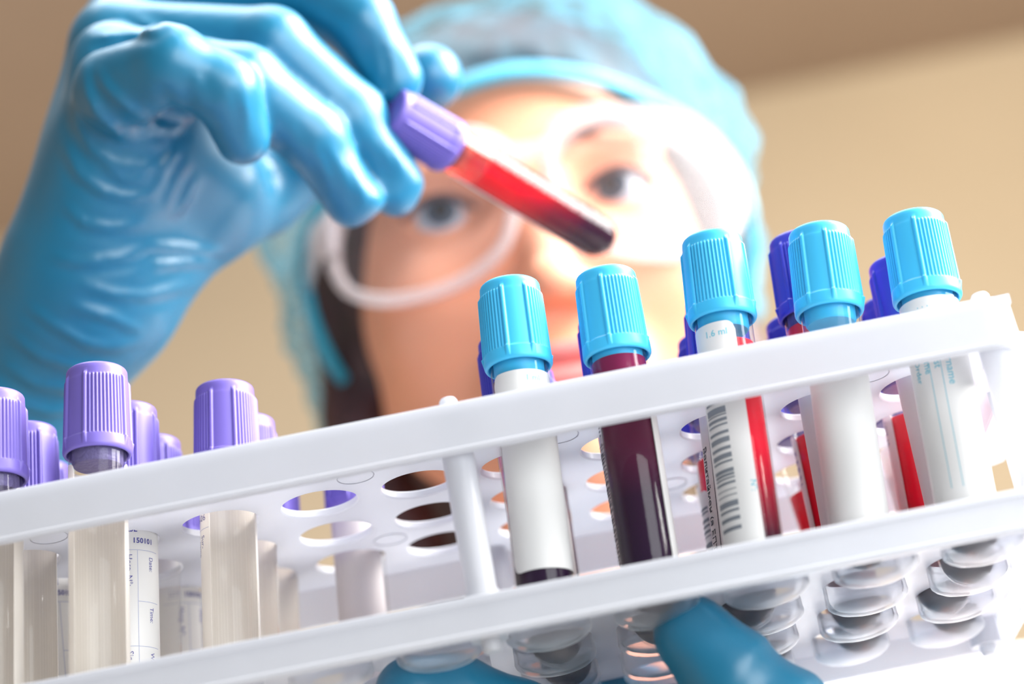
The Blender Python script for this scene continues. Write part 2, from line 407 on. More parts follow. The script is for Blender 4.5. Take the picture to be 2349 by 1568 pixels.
for k, c_ in (('capblue', 'stopb'), ('cappurple', 'stopp'), ('capviolet', 'stopp')):
    me = mesh('stopper', np.array(sv)*.001, sf, True, 40); me.materials.append(M[c_]); STOP[k] = me
BLD = {}
def bloodmesh(mt, level, r=6.15):
    key = (mt, level)
    if key not in BLD:
        v, f = lathe(tubeprof(r, .5, level)+[(r-.8, level-.35), (.01, level-.5)], 48)
        me = mesh('blood', np.array(v)*.001, f, True, 60); me.materials.append(M[mt]); BLD[key] = me
    return BLD[key]
LR = 6.60
def labelmesh(a0, a1, z0, z1, cr=2.2):
    """paper wrapped from angle a0 to a1 (degrees, 0 faces the lens, + to the right), rounded corners"""
    n = max(8, int((a1-a0)/4)); V, F = [], []
    w = math.radians(a1-a0)*LR
    for i in range(n+1):
        t = i/n; s = t*w; e = min(s, w-s); inset = 0
        if e < cr: inset = cr-math.sqrt(max(0, cr*cr-(cr-e)**2))
        a = math.radians(a0+(a1-a0)*t)
        for rr in (LR, LR-.1):
            for z in (z0+inset, z1-inset): V.append((rr*math.sin(a), -rr*math.cos(a), z))
    for i in range(n):
        b, c_ = i*4, (i+1)*4
        F += [(b, c_, c_+1, b+1), (b+2, b+3, c_+3, c_+2), (b, b+2, c_+2, c_), (b+1, c_+1, c_+3, b+3)]
    F += [(0, 1, 3, 2), (n*4, n*4+2, n*4+3, n*4+1)]
    return V, F
_fc = {}
def textpoly(s, size, bold=0):
    k = (s, size, bold)
    if k in _fc: return _fc[k]
    c_ = bpy.data.curves.new('t', 'FONT'); c_.body = s; c_.size = size; c_.resolution_u = 2; c_.offset = bold
    o = bpy.data.objects.new('t', c_); COL.objects.link(o)
    bpy.context.view_layer.update()
    me = bpy.data.meshes.new_from_object(o.evaluated_get(bpy.context.evaluated_depsgraph_get()))
    V = [tuple(v.co) for v in me.vertices]; F = [tuple(p.vertices) for p in me.polygons]
    bpy.data.objects.remove(o); bpy.data.meshes.remove(me); bpy.data.curves.remove(c_)
    _fc[k] = (V, F); return V, F
def wrap(V, ang, z, down=False, r=LR+.06):
    """flat print (mm) onto the label: ang = left edge angle, z = baseline; down = reads downwards"""
    out = []
    for x, y, _ in V:
        if down: u, h = -(-y), -x
        else: u, h = x, y
        if down: u = y; h = -x
        a = math.radians(ang)+u/LR; out.append((r*math.sin(a), -r*math.cos(a), z+h))
    return out
def ptext(s, size, ang, z, down=False, bold=0):
    V, F = textpoly(s, size, bold); return wrap(V, ang, z, down), F
def pline(a0, a1, z0, z1, w=.12):
    """ruled line: horizontal if z0==z1, else vertical at a0"""
    n = max(2, int(abs(a1-a0)/5)+1); V, F = [], []
    for i in range(n+1):
        a = math.radians(a0+(a1-a0)*i/n); z = z0+(z1-z0)*i/n; r = LR+.05
        if z0 == z1: V += [(r*math.sin(a), -r*math.cos(a), z-w/2), (r*math.sin(a), -r*math.cos(a), z+w/2)]
        else:
            da = w/2/LR; V += [(r*math.sin(a-da), -r*math.cos(a-da), z), (r*math.sin(a+da), -r*math.cos(a+da), z)]
    for i in range(n): F.append((2*i, 2*i+2, 2*i+3, 2*i+1))
    return V, F
def bars(a0, a1, z0, z1, seed, wmin=.25, wmax=.9, solid=False):
    rn = random.Random(seed); z = z0; ms = []
    while z < z1:
        w = rn.uniform(wmin, wmax)*(1 if rn.random() < .6 else .5)
        V, F = pline(a0, a1, z, z, w); ms.append((V, F)); z += w+rn.uniform(wmin, wmax*.9)
    return merge(*ms)
def make_tube(name, top, low, row, cap, label, cat='tube', group=None, rot=0, labels=(), prints=(), bl=None, lowrow=None, length=TL):
    Y = row*PY
    T = atY(top[0], top[1], Y); Lp = atY(low[0], low[1], Y if lowrow is None else lowrow)
    d = T-Lp; d /= np.linalg.norm(d); base = T-d*length
    # keep the tube inside its own hole and cup
    cx_ = round((base[0]-2)/PX)*PX; b0 = base+d*max(0, (-48.6-base[2])/d[2])
    b0[0] = min(max(b0[0], cx_-3), cx_+3); b0[1] = Y; d = T-b0; d /= np.linalg.norm(d); base = T-d*length
    if base[2] < -48.6: base = base+d*(-48.6-base[2])/d[2]
    return tube_at(name, base, d, cap, label, cat, group, rot, labels, prints, bl)
def tube_at(name, base, d, cap, label, cat, group, rot, labels, prints, bl):
    e = empty(name, base, label=label, cat=cat, group=group)
    z = Vector(d); y = Vector((0, 1, 0)); y = (y-z*y.dot(z)).normalized(); x = y.cross(z)
    mm = Matrix((x, y, z)).transposed().to_4x4(); mm.translation = W(base); e.matrix_world = mm
    o = bpy.data.objects.new('tube_body', TUBE); COL.objects.link(o); o.parent = e
    o = bpy.data.objects.new('cap', CAPM[cap]); COL.objects.link(o); o.parent = e; o.rotation_euler.z = math.radians(rot)
    o = bpy.data.objects.new('stopper', STOP[cap]); COL.objects.link(o); o.parent = e
    if bl:
        o = bpy.data.objects.new('blood', bloodmesh(*bl)); COL.objects.link(o); o.parent = e
    first = None
    for (a0, a1, z0, z1, mt) in labels:
        V, F = labelmesh(a0, a1, z0, z1); me = mesh('label', np.array(V)*.001, F, True, 40)
        p_ = put('label', me, M[mt], e); first = first or p_
    for mt, ms in prints:
        V, F = merge(*ms); me = mesh('print', np.array(V)*.001, F, False)
        put('print', me, M[mt], first or e)
    return e
def k3e_print(a=0):
    return [('ink', [ptext('K3E', 1.75, a+5, 47.6, bold=.05), ptext('LOT', 1.35, a-13, 45.2), ptext('150101', 1.75, a+20, 44.9, bold=.04)]),
            ('inkfaint', [pline(a-30, a+80, 43.2, 43.2), pline(a+30, a+30, 43.2, 10), pline(a+30, a+80, 31, 31), pline(a-30, a+80, 20.5, 20.5),
                          pline(a-16, a+10, 46.8, 46.8), pline(a-16, a+10, 44.6, 44.6), pline(a+10, a+10, 46.8, 44.6)]),
            ('ink', [ptext('Hosp. N°:', 1.9, a+8, 42.2, True), ptext('Date:', 1.6, a+56, 41.8, True), ptext('Time:', 1.6, a+56, 29.8, True),
                     ptext('Sig.', 1.9, a+8, 19.4, True), ptext('Ward:', 1.6, a+56, 19.2, True)])]
GP = 'purple-capped tubes without blood at the left of the rack'
GB = 'light-blue-capped tubes in the front row'
GV = 'violet-capped blood tubes behind the light blue caps'
TN = 'test_tube'
# front row, left: purple
make_tube(TN, (-14, 908), (-32, 1480), 0, 'cappurple', 'empty purple-capped tube cut by the left frame edge, front row', group=GP, rot=100, labels=[(60, 300, 3, 57, 'cream')])
make_tube(TN, (222, 850), (228, 1480), 0, 'cappurple', 'empty purple-capped tube, largest and highest purple cap in the front row', group=GP, rot=-51-90, labels=[(75, 322, 3, 57, 'cream')],
          prints=[('ink', [ptext('Sur-', 2.4, -72, 45, True)])])
make_tube(TN, (515, 889), (532, 1460), 1, 'cappurple', 'empty purple-capped tube standing alone, label edge reading 06 and Surname', group=GP, rot=-16-90, labels=[(80, 330, 3, 58, 'cream')],
          prints=[('ink', [ptext('6-06', 2.2, -76, 46.2), ptext('Sur-', 1.9, -58, 42.8, True), ptext('name', 1.8, -72, 41.8, True)]), ('inkfaint', [pline(-90, -32, 44.2, 44.2)])])
make_tube(TN, (62, 984), (66, 1480), 1, 'cappurple', 'empty purple-capped tube right behind the tube at the left frame edge, window facing out', group=GP, rot=-50, labels=[(95, 265, 3, 57, 'cream')])
make_tube(TN, (292, 938), (300, 1450), 1, 'cappurple', 'purple-capped tube with white printed label K3E LOT 150101 facing out', group=GP, rot=-60, labels=[(-100, 100, 3, 58, 'paper')], prints=k3e_print())
make_tube(TN, (95, 1072), (128, 1480), 2, 'cappurple', 'purple-capped tube whose blue K3E print shows between two front tubes', group=GP, rot=-30, labels=[(-100, 100, 3, 58, 'paper')], prints=k3e_print())
make_tube(TN, (349, 1012), (354, 1450), 2, 'cappurple', 'half clear purple-capped tube right of the printed K3E tube', group=GP, rot=-90, labels=[(-170, 14, 3, 57, 'cream')], prints=[('ink', [ptext('5', 1.9, 4, 44.9, bold=.05)]), ('inkfaint', [pline(-90, 14, 43.2, 43.2)])])
make_tube(TN, (405, 1082), (417, 1440), 3, 'cappurple', 'purple-capped tube in the back row with blurred blue print, left of the lone tube', group=GP, rot=20, labels=[(-100, 60, 9, 57, 'paper')], prints=k3e_print())
make_tube(TN, (565, 965), (578, 1440), 2, 'cappurple', 'clear purple-capped tube close behind the lone purple tube', group=GP, rot=-20, labels=[(100, 230, 3, 57, 'cream')])
make_tube(TN, (615, 1042), (628, 1400), 3, 'cappurple', 'clear purple-capped tube in the back row, second behind the lone purple tube', group=GP, rot=-50, labels=[(110, 230, 3, 57, 'cream')])
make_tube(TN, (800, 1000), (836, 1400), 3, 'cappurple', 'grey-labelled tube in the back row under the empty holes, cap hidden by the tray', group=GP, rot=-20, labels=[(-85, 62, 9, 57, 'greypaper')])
# front row, right: light blue
make_tube(TN, (1168, 654), (1248, 1330), 0, 'capblue', 'light-blue-capped tube nearest the middle post, white label and a sliver of blood', group=GB, rot=-13-90, bl=('blooddark', 56.5),
          labels=[(-62, 170, 11, 57, 'paper')], prints=[('inkcyan', [ptext('1 ml', 2.0, 12, 54.3)])])
make_tube(TN, (1388, 631), (1486, 1270), 0, 'capblue', 'light-blue-capped tube showing dark maroon blood through its clear side', group=GB, rot=-54-90, bl=('blooddark', 58.5),
          labels=[(52, 200, 9, 54, 'paper')], prints=[('inkblack', [bars(-84, -72, 12, 48, 5, .25, .6)])])
make_tube(TN, (1632, 549), (1726, 1220), 0, 'capblue', 'light-blue-capped tube with a grey barcode and a strip of red blood', group=GB, rot=24-90, bl=('bloodred', 53.5),
          labels=[(-95, 18, 4, 57.5, 'paper')], prints=[('inkgrey', [bars(-72, -22, 10, 45, 11, .35, 1.5)]), ('inkcyan', [ptext('1.6 ml', 2.2, -45, 54.2), ptext('Surname', 1.9, 6, 49, True), ptext('N°:', 1.9, 6, 20, True)]),
          ('inkfaint', [ptext('typ. K. A', 2.0, -12, 47, True)])])
make_tube(TN, (1877, 531), (1968, 1180), 0, 'capblue', 'light-blue-capped tube in front of the tall violet cap, cream label', group=GB, rot=-39+44-90-44, bl=('blooddark', 40),
          labels=[(-100, 190, 9, 50, 'paper')], prints=[])
make_tube(TN, (2093, 502), (2215, 1150), 0, 'capblue', 'light-blue-capped tube at the right end of the rack, faint cyan print', group=GB, rot=-52-90, bl=('blooddark', 40),
          labels=[(-120, 200, 7, 58.5, 'paper')], prints=[('inkcyan', [ptext('Surname', 2.5, 2, 46, True), ptext('first', 2.3, -20, 45, True), ptext('name', 2.3, -40, 45.5, True), ptext('Order', 2.1, -62, 44.5, True),
          ptext('date', 2.2, 40, 48, True), pline(-8, -8, 46, 14), pline(-30, -30, 46, 14), ptext('. . .', 2.2, -34, 56)])])
# second row behind the light blue caps
make_tube(TN, (1163, 792), (1230, 1200), 1, 'capviolet', 'violet-capped blood tube behind the light blue cap nearest the middle post', group=GV, rot=10, bl=('bloodred', 52.5), labels=[(-50, 180, 9, 55, 'cream')])
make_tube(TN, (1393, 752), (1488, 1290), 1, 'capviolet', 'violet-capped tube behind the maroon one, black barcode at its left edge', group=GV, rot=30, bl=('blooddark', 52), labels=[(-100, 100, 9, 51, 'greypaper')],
          prints=[('inkblack', [bars(-96, -38, 10, 49, 3, .22, .8)])])
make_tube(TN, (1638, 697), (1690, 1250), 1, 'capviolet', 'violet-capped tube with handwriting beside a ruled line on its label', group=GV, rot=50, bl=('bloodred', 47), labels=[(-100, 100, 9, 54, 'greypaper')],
          prints=[('inkblack', [ptext('Валитаймен (а ЕПТАЛ', 2.7, -78, 43, True, .03), pline(-48, -48, 52, 10, .22)])])
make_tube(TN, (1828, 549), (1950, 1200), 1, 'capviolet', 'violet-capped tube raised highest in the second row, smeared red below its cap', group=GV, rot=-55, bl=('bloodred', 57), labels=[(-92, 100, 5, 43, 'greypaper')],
          prints=[('inkblack', [pline(-22, -22, 43, 8, .2)])])
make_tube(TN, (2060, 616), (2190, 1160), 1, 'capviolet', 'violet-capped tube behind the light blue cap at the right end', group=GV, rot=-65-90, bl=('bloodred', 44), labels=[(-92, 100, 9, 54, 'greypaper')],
          prints=[('inkblack', [pline(-26, -26, 54, 9, .2)])])
# third and fourth rows
make_tube(TN, (1618, 783), (1678, 1250), 2, 'capviolet', 'violet-capped tube, lower cap left of the barcode tube, blurred barcode below', group=GV, rot=0, bl=('bloodred', 48), labels=[(-120, -42, 3, 40, 'paper')],
          prints=[('inkgrey', [bars(-92, -52, 4, 36, 8, .4, 1.3)])])
make_tube(TN, (1820, 744), (1921, 1200), 2, 'capviolet', 'violet-capped tube left of the tall violet cap, bright red blood below', group=GV, rot=40, bl=('bloodred', 49), labels=[(-120, -62, 6, 50, 'paper')],
          prints=[('ink', [ptext('K E R E L', 2.4, -86, 46, True)])])
make_tube(TN, (2040, 706), (2124, 1165), 2, 'capviolet', 'violet-capped tube whose dome just shows between the two right light blue caps', group=GV, rot=70, bl=('bloodred', 49), labels=[(-140, -52, 6, 52, 'paper')],
          prints=[('ink', [ptext('LOT 15', 2.0, -86, 49, True)])])
make_tube(TN, (1780, 865), (1892, 1210), 3, 'capviolet', 'orange-red blood tube in the back row seen left of the cream label tube', group=GV, rot=10, bl=('bloodred', 43), labels=[(100, 200, 6, 50, 'paper')])
make_tube(TN, (1600, 905), (1700, 1250), 3, 'capviolet', 'back row blood tube glimpsed below the gap beside the barcode tube', group=GV, rot=10, bl=('bloodred', 40), labels=[(-110, 60, 6, 50, 'paper')])
make_tube(TN, (2010, 822), (2130, 1165), 3, 'capviolet', 'back row blood tube hidden behind the right end label, dark in its cup', group=GV, rot=10, bl=('bloodred', 43), labels=[(-110, 60, 6, 50, 'paper')])
make_tube(TN, (1205, 868), (1258, 1240), 2, 'capviolet', 'third row blood tube behind the one nearest the middle post', group=GV, rot=10, bl=('blooddark', 50), labels=[(-110, 60, 9, 50, 'paper')])

# held tube
cb = at(866, 236, 552); bb = at(1404, 563, 592)
dd = cb-bb; ln = np.linalg.norm(dd); dd /= ln
cb = bb+dd*TL
held = tube_at(TN, bb, dd, 'cappurple', 'purple-capped tube of red blood held aslant in the gloved fingers', 'tube', None, 0, [], [], ('bloodheld', 50))
fv, ff = lathe([(6.3, 49.5), (6.3, 60)], 48)
fo = put('blood_film', mesh('blood_film', np.array(fv)*.001, ff, True), M['film'], held)
LABEL_HELD = [(196, 262, 6, 56, 'paper')]
for (a0, a1, z0, z1, mt) in LABEL_HELD:
    V, F = labelmesh(a0, a1, z0, z1); put('label', mesh('label', np.array(V)*.001, F, True, 40), M[mt], held)

# ------------------------------------------------------------------ implicit surfaces
class Field:
    def __init__(s, xs, ys, zs):
        s.x, s.y, s.z = [np.asarray(a, np.float32) for a in (xs, ys, zs)]
        s.F = np.full((len(xs), len(ys), len(zs)), 60.0, np.float32)
    def sl(s, lo, hi):
        o = []
        for a, l, h in ((s.x, lo[0], hi[0]), (s.y, lo[1], hi[1]), (s.z, lo[2], hi[2])):
            i, j = np.searchsorted(a, l), np.searchsorted(a, h); o.append(slice(max(i-1, 0), min(j+1, len(a))))
        return tuple(o)
    def grid(s, c_): return s.x[c_[0]][:, None, None], s.y[c_[1]][None, :, None], s.z[c_[2]][None, None, :]
    def add(s, prim, k=3, mode='u', pad=None):
        fn, lo, hi = prim; pad = pad or (k*2+9)
        c_ = s.sl(np.array(lo)-pad, np.array(hi)+pad)
        if any(q.stop-q.start < 2 for q in c_): return
        d = fn(*s.grid(c_)); A = s.F[c_]
        if mode == 'u':
            h = np.maximum(k-np.abs(A-d), 0)/k; s.F[c_] = np.minimum(A, d)-h*h*k*.25
        elif mode == 's':
            d = -d; h = np.maximum(k-np.abs(A-d), 0)/k; s.F[c_] = np.maximum(A, d)+h*h*k*.25
        elif mode == 'd': s.F[c_] = A+d
    def join(s, o, k):
        h = np.maximum(k-np.abs(s.F-o.F), 0)/k; s.F = np.minimum(s.F, o.F)-h*h*k*.25
def rcone(a, b, ra, rb):
    a = np.array(a, float); b = np.array(b, float); ab = b-a; L2 = ab@ab
    def fn(X, Y, Z):
        t = np.clip(((X-a[0])*ab[0]+(Y-a[1])*ab[1]+(Z-a[2])*ab[2])/L2, 0, 1)
        return np.sqrt((X-a[0]-t*ab[0])**2+(Y-a[1]-t*ab[1])**2+(Z-a[2]-t*ab[2])**2)-(ra+(rb-ra)*t)
    R = max(ra, rb); return fn, np.minimum(a, b)-R, np.maximum(a, b)+R
def ell(c_, r, rotz=0, M3=None):
    c_ = np.array(c_, float); r = np.array(r, float)
    def fn(X, Y, Z):
        x, y, z = X-c_[0], Y-c_[1], Z-c_[2]
        if M3 is not None:
            x, y, z = [M3[i][0]*x+M3[i][1]*y+M3[i][2]*z for i in range(3)]
        k0 = np.sqrt((x/r[0])**2+(y/r[1])**2+(z/r[2])**2)+1e-6
        k1 = np.sqrt((x/r[0]**2)**2+(y/r[1]**2)**2+(z/r[2]**2)**2)+1e-6
        return k0*(k0-1)/k1
    R = r if M3 is None else np.full(3, r.max())
    return fn, c_-R, c_+R
def surfnet(F, xs, ys, zs):
    ins = F < 0; nx, ny, nz = F.shape
    S8 = [ins[i:nx-1+i, j:ny-1+j, k:nz-1+k] for i in (0, 1) for j in (0, 1) for k in (0, 1)]
    cnt = sum(s.astype(np.int8) for s in S8); act = (cnt > 0) & (cnt < 8)
    I = np.argwhere(act); idx = np.full(act.shape, -1, np.int64); idx[act] = np.arange(len(I))
    i, j, k = I.T; P = np.zeros((len(I), 3)); N = np.zeros(len(I))
    C = [(a, b, c_) for a in (0, 1) for b in (0, 1) for c_ in (0, 1)]
    for a in range(8):
        for ax in range(3):
            if C[a][ax]: continue
            b = list(C[a]); b[ax] = 1
            fa = F[i+C[a][0], j+C[a][1], k+C[a][2]]; fb = F[i+b[0], j+b[1], k+b[2]]
            s = (fa < 0) != (fb < 0); t = np.where(s, fa/np.where(s, fa-fb, 1), 0)
            pa = np.stack([xs[i+C[a][0]], ys[j+C[a][1]], zs[k+C[a][2]]], 1); pb = np.stack([xs[i+b[0]], ys[j+b[1]], zs[k+b[2]]], 1)
            P += np.where(s[:, None], pa+(pb-pa)*t[:, None], 0); N += s
    P /= N[:, None]
    Q = []
    for ax in range(3):
        sh = [slice(1, -1)]*3; sh[ax] = slice(0, -1)
        lo = ins[tuple(slice(1, n-1) if q != ax else slice(0, n-1) for q, n in enumerate(F.shape))]
        hi = ins[tuple(slice(1, n-1) if q != ax else slice(1, n) for q, n in enumerate(F.shape))]
        E_ = np.argwhere(lo != hi)
        if not len(E_): continue
        fl = lo[tuple(E_.T)]; g = E_.copy()
        for q in range(3):
            if q != ax: g[:, q] += 1
        u, v = [(1, 2), (2, 0), (0, 1)][ax]
        def cell(du, dv):
            h = g.copy(); h[:, u] -= du; h[:, v] -= dv; return idx[tuple(h.T)]
        q4 = np.stack([cell(1, 1), cell(0, 1), cell(0, 0), cell(1, 0)], 1)
        q4[~fl] = q4[~fl][:, ::-1]; Q.append(q4)
    return P, np.concatenate(Q)
def relax(P, Q, it=2, lam=.5):
    e = np.concatenate([Q[:, [0, 1]], Q[:, [1, 2]], Q[:, [2, 3]], Q[:, [3, 0]]])
    for _ in range(it):
        A = np.zeros_like(P); n = np.zeros(len(P))
        for a, b in ((0, 1), (1, 0)):
            for d in range(3): A[:, d] += np.bincount(e[:, a], P[e[:, b], d], len(P))
            n += np.bincount(e[:, a], minlength=len(P))
        P = P+lam*(A/np.maximum(n, 1)[:, None]-P)
    return P
def field_mesh(name, fld, mt, parent, org, it=2, xform=None):
    P, Q = surfnet(fld.F, fld.x, fld.y, fld.z); P = relax(P, Q, it)
    if xform is not None: P = xform(P)
    a = (P-np.array(org))*.001
    me = bpy.data.meshes.new(name)
    me.vertices.add(len(a)); me.vertices.foreach_set('co', a.astype(np.float32).ravel())
    me.loops.add(len(Q)*4); me.loops.foreach_set('vertex_index', Q.astype(np.int32).ravel())
    me.polygons.add(len(Q)); me.polygons.foreach_set('loop_start', np.arange(0, len(Q)*4, 4, dtype=np.int32))
    me.update(calc_edges=True); me.validate(); me.polygons.foreach_set('use_smooth', [True]*len(me.polygons))
    return put(name, me, mt, parent), P, Q

# ------------------------------------------------------------------ person
EYE = at(1169, 462, 705)       # midway between the eyes
PO = np.array([EYE[0], EYE[1]+95, -1350.0])
person = empty('person', PO, label='woman in hair net, clear goggles and blue gloves, studying a raised blood tube', cat='person')
YAW = math.radians(5)
def H(p):
    """head coordinates (x right, y back, z up, origin between the eyes) to the rack frame"""
    p = np.asarray(p, float); c_, s_ = math.cos(YAW), math.sin(YAW); pv = np.array([0, 85, 0])
    q = p-pv; r = np.stack([q[..., 0]*c_-q[..., 1]*s_, q[..., 0]*s_+q[..., 1]*c_, q[..., 2]], -1)+pv
    return r+EYE
def warp_axis(lo, hi, f0, f1, fine, coarse):
    a = list(np.arange(f0, f1, fine)); s = fine; x = f1
    while x < hi: a.append(x); s = min(coarse, s*1.12); x += s
    a.append(x); s = fine; x = f0-fine
    while x > lo: a.insert(0, x); s = min(coarse, s*1.12); x -= s
    a.insert(0, x); return np.array(a)
# --- hand joints (rack frame, mm)
J = {}
def arm_r():
    wr = at(190, 680, 570); return wr, at(-660, 2000, 655)
wrR, elR = arm_r()
wrL = at(1640, 2010, 500); 
shR = EYE+np.array([-165, 120, -228]); shL = EYE+np.array([172, 115, -222])
elL = np.array([shL[0]+70, 60+EYE[1]*.4, EYE[2]-420])
hx = warp_axis(-400, 370, -78, 78, 2.4, 14); hy = warp_axis(-330, 260, -36, 110, 2.4, 14); hz = warp_axis(-1520, 125, -118, 112, 2.4, 18)
B = Field(hx, hy, hz)
B.add(ell((0, 92, 24), (72, 94, 84)), 1)
B.add(ell((0, 50, -26), (62, 64, 74)), 16)
for s in (-1, 1):
    B.add(rcone((s*45, 62, -54), (s*12, 6, -98), 12, 11), 16)
    B.add(ell((s*38, 14, -34), (20, 20, 19)), 14)
    B.add(rcone((s*16, 0, 14), (s*44, 8, 15), 7, 6), 8)
    B.add(ell((s*70, 92, -14), (6, 14, 26)), 4)
B.add(ell((0, 6, -99), (17, 16, 13)), 12)
B.add(ell((0, 2, -70), (27, 18, 17)), 12)
for s in (-1, 1):
    B.add(ell((s*31.5, -6, -1), (18, 13, 11)), 8, 's')
    B.add(ell((s*31.5, 12.5, 0), (15.5, 13.2, 13.2)), 3)
    B.add(ell((s*31.5, -3, -.5), (13.5, 9, 5.2)), 1.5, 's')
B.add(rcone((0, 0, 6), (0, -20, -38), 6.5, 8), 7)
B.add(ell((0, -23, -42), (8.5, 8, 7)), 4)
for s in (-1, 1):
    B.add(ell((s*10, -15, -44), (6.5, 8, 6)), 4)
    B.add(ell((s*5.5, -19, -51), (3, 4, 4)), 1.5, 's')
B.add(ell((0, -15, -66), (22, 7, 4.6)), 3); B.add(ell((0, -14.5, -75), (19, 8, 5.6)), 3)
B.add(ell((0, -22, -70.3), (22, 8, .9)), 1.5, 's')
B.add(rcone((0, 90, -70), (0, 100, -185), 38, 46), 14)
def E2(p): return np.array(p)-EYE
for s, sh, el, wr in ((-1, shR, elR, wrR), (1, shL, elL, wrL)):
    B.add(rcone((s*20, 105, -205), E2(sh), 46, 42), 30)
    B.add(rcone(E2(sh), E2(el), 42, 33), 14)
    B.add(rcone(E2(el), E2(el)+(E2(wr)-E2(el))*.9, 33, 20), 14)
B.add(ell((0, 120, -330), (158, 95, 185)), 40)
B.add(ell((0, 120, -560), (130, 88, 165)), 50)
B.add(ell((0, 125, -720), (142, 92, 100)), 40)
for s in (-1, 1):
    B.add(rcone((s*72, 125, -780), (s*85, 115, -1120), 70, 50), 30)
    B.add(rcone((s*85, 115, -1120), (s*88, 130, -1440), 52, 36), 20)
    zf = -1350-EYE[2]
    B.add(rcone((s*88, 130, zf+40), (s*92, 20, zf+28), 34, 26), 20)
fade = np.clip((-110-B.z)/60, 0, 1)[None, None, :]
def hx_form(P):
    w = (np.clip((P[:, 2]+190)/90, 0, 1)*np.clip((120-np.hypot(P[:, 0], P[:, 1]-80))/15, 0, 1))[:, None]
    return H(P)*w+(P+EYE)*(1-w)
bo, BP, BQ = field_mesh('body', B, M['skin'], person, PO, 2, hx_form)
bo.data.materials.append(M['lips'])
# lips coloured by place
pc = np.zeros(len(bo.data.polygons)*3, np.float32); bo.data.polygons.foreach_get('center', pc); pc = pc.reshape(-1, 3)*1000+PO-EYE
c_, s_ = math.cos(-YAW), math.sin(-YAW); q = pc-np.array([0, 85, 0])
lx = q[:, 0]*c_-q[:, 1]*s_; ly = q[:, 0]*s_+q[:, 1]*c_+85; lz = pc[:, 2]
mi = ((np.abs(lx) < 24) & (ly < -9) & (((lx/24)**2+((lz+70.5)/9.8)**2) < 1)).astype(np.int32)
bo.data.polygons.foreach_set('material_index', mi)

# coat, trousers, shoes (clothing shells)
Cx = warp_axis(-420, 400, -1, 1, 9, 10); Cy = warp_axis(-260, 270, -1, 1, 9, 10); Cz = warp_axis(-860, 40, -300, -299, 9, 10)
Cf = Field(Cx, Cy, Cz)
for s, sh, el, wr in ((-1, shR, elR, wrR), (1, shL, elL, wrL)):
    Cf.add(rcone((s*28, 108, -212), E2(sh), 52, 52), 30, pad=40)
    Cf.add(rcone(E2(sh), E2(el), 50, 44), 14, pad=40)
    Cf.add(rcone(E2(el), E2(el)+(E2(wr)-E2(el))*.62, 44, 36), 14, pad=40)
Cf.add(ell((0, 120, -330), (178, 113, 200)), 40, pad=60)
Cf.add(rcone((60, 110, -225), (205, 95, -225), 44, 50), 30, pad=40)
Cf.add(ell((0, 120, -560), (160, 112, 180)), 60, pad=60)
Cf.add(rcone((0, 122, -640), (0, 120, -800), 150, 165), 50, pad=60)
X, Y, Z = Cf.x[:, None, None], Cf.y[None, :, None], Cf.z[None, None, :]
Cf.F += 3*np.sin(X/17+np.sin(Z/60)*2)*np.sin(Y/29+1)
Cf.add(rcone((0, 78, -70), (0, 96, -185), 56, 60), 4, 's', pad=30)
field_mesh('lab_coat', Cf, M['coat'], person, PO, 2, lambda P: P+EYE)
Tz = warp_axis(-1480, -780, -1000, -999, 14, 16)
Tf = Field(Cx, Cy, Tz)
for s in (-1, 1):
    Tf.add(rcone((s*80, 125, -760), (s*85, 115, -1120), 90, 66), 30, pad=40)
    Tf.add(rcone((s*85, 115, -1120), (s*88, 130, -1420), 66, 56), 20, pad=40)
field_mesh('trousers', Tf, M['trouser'], person, PO, 1, lambda P: P+EYE)
zf = -1350-EYE[2]
for s in (-1, 1):
    Sf = Field(np.arange(s*90-60, s*90+60, 5), np.arange(-60, 200, 5), np.arange(zf-10, zf+110, 5))
    Sf.add(rcone((s*88, 130, zf+45), (s*93, 5, zf+32), 46, 36), 10, pad=60)
    Sf.F = np.maximum(Sf.F, (zf+1-Sf.z)[None, None, :]); Sf.F = np.maximum(Sf.F, (Sf.z-(zf+85))[None, None, :])
    field_mesh('shoe', Sf, M['shoe'], person, PO, 1, lambda P: P+EYE)

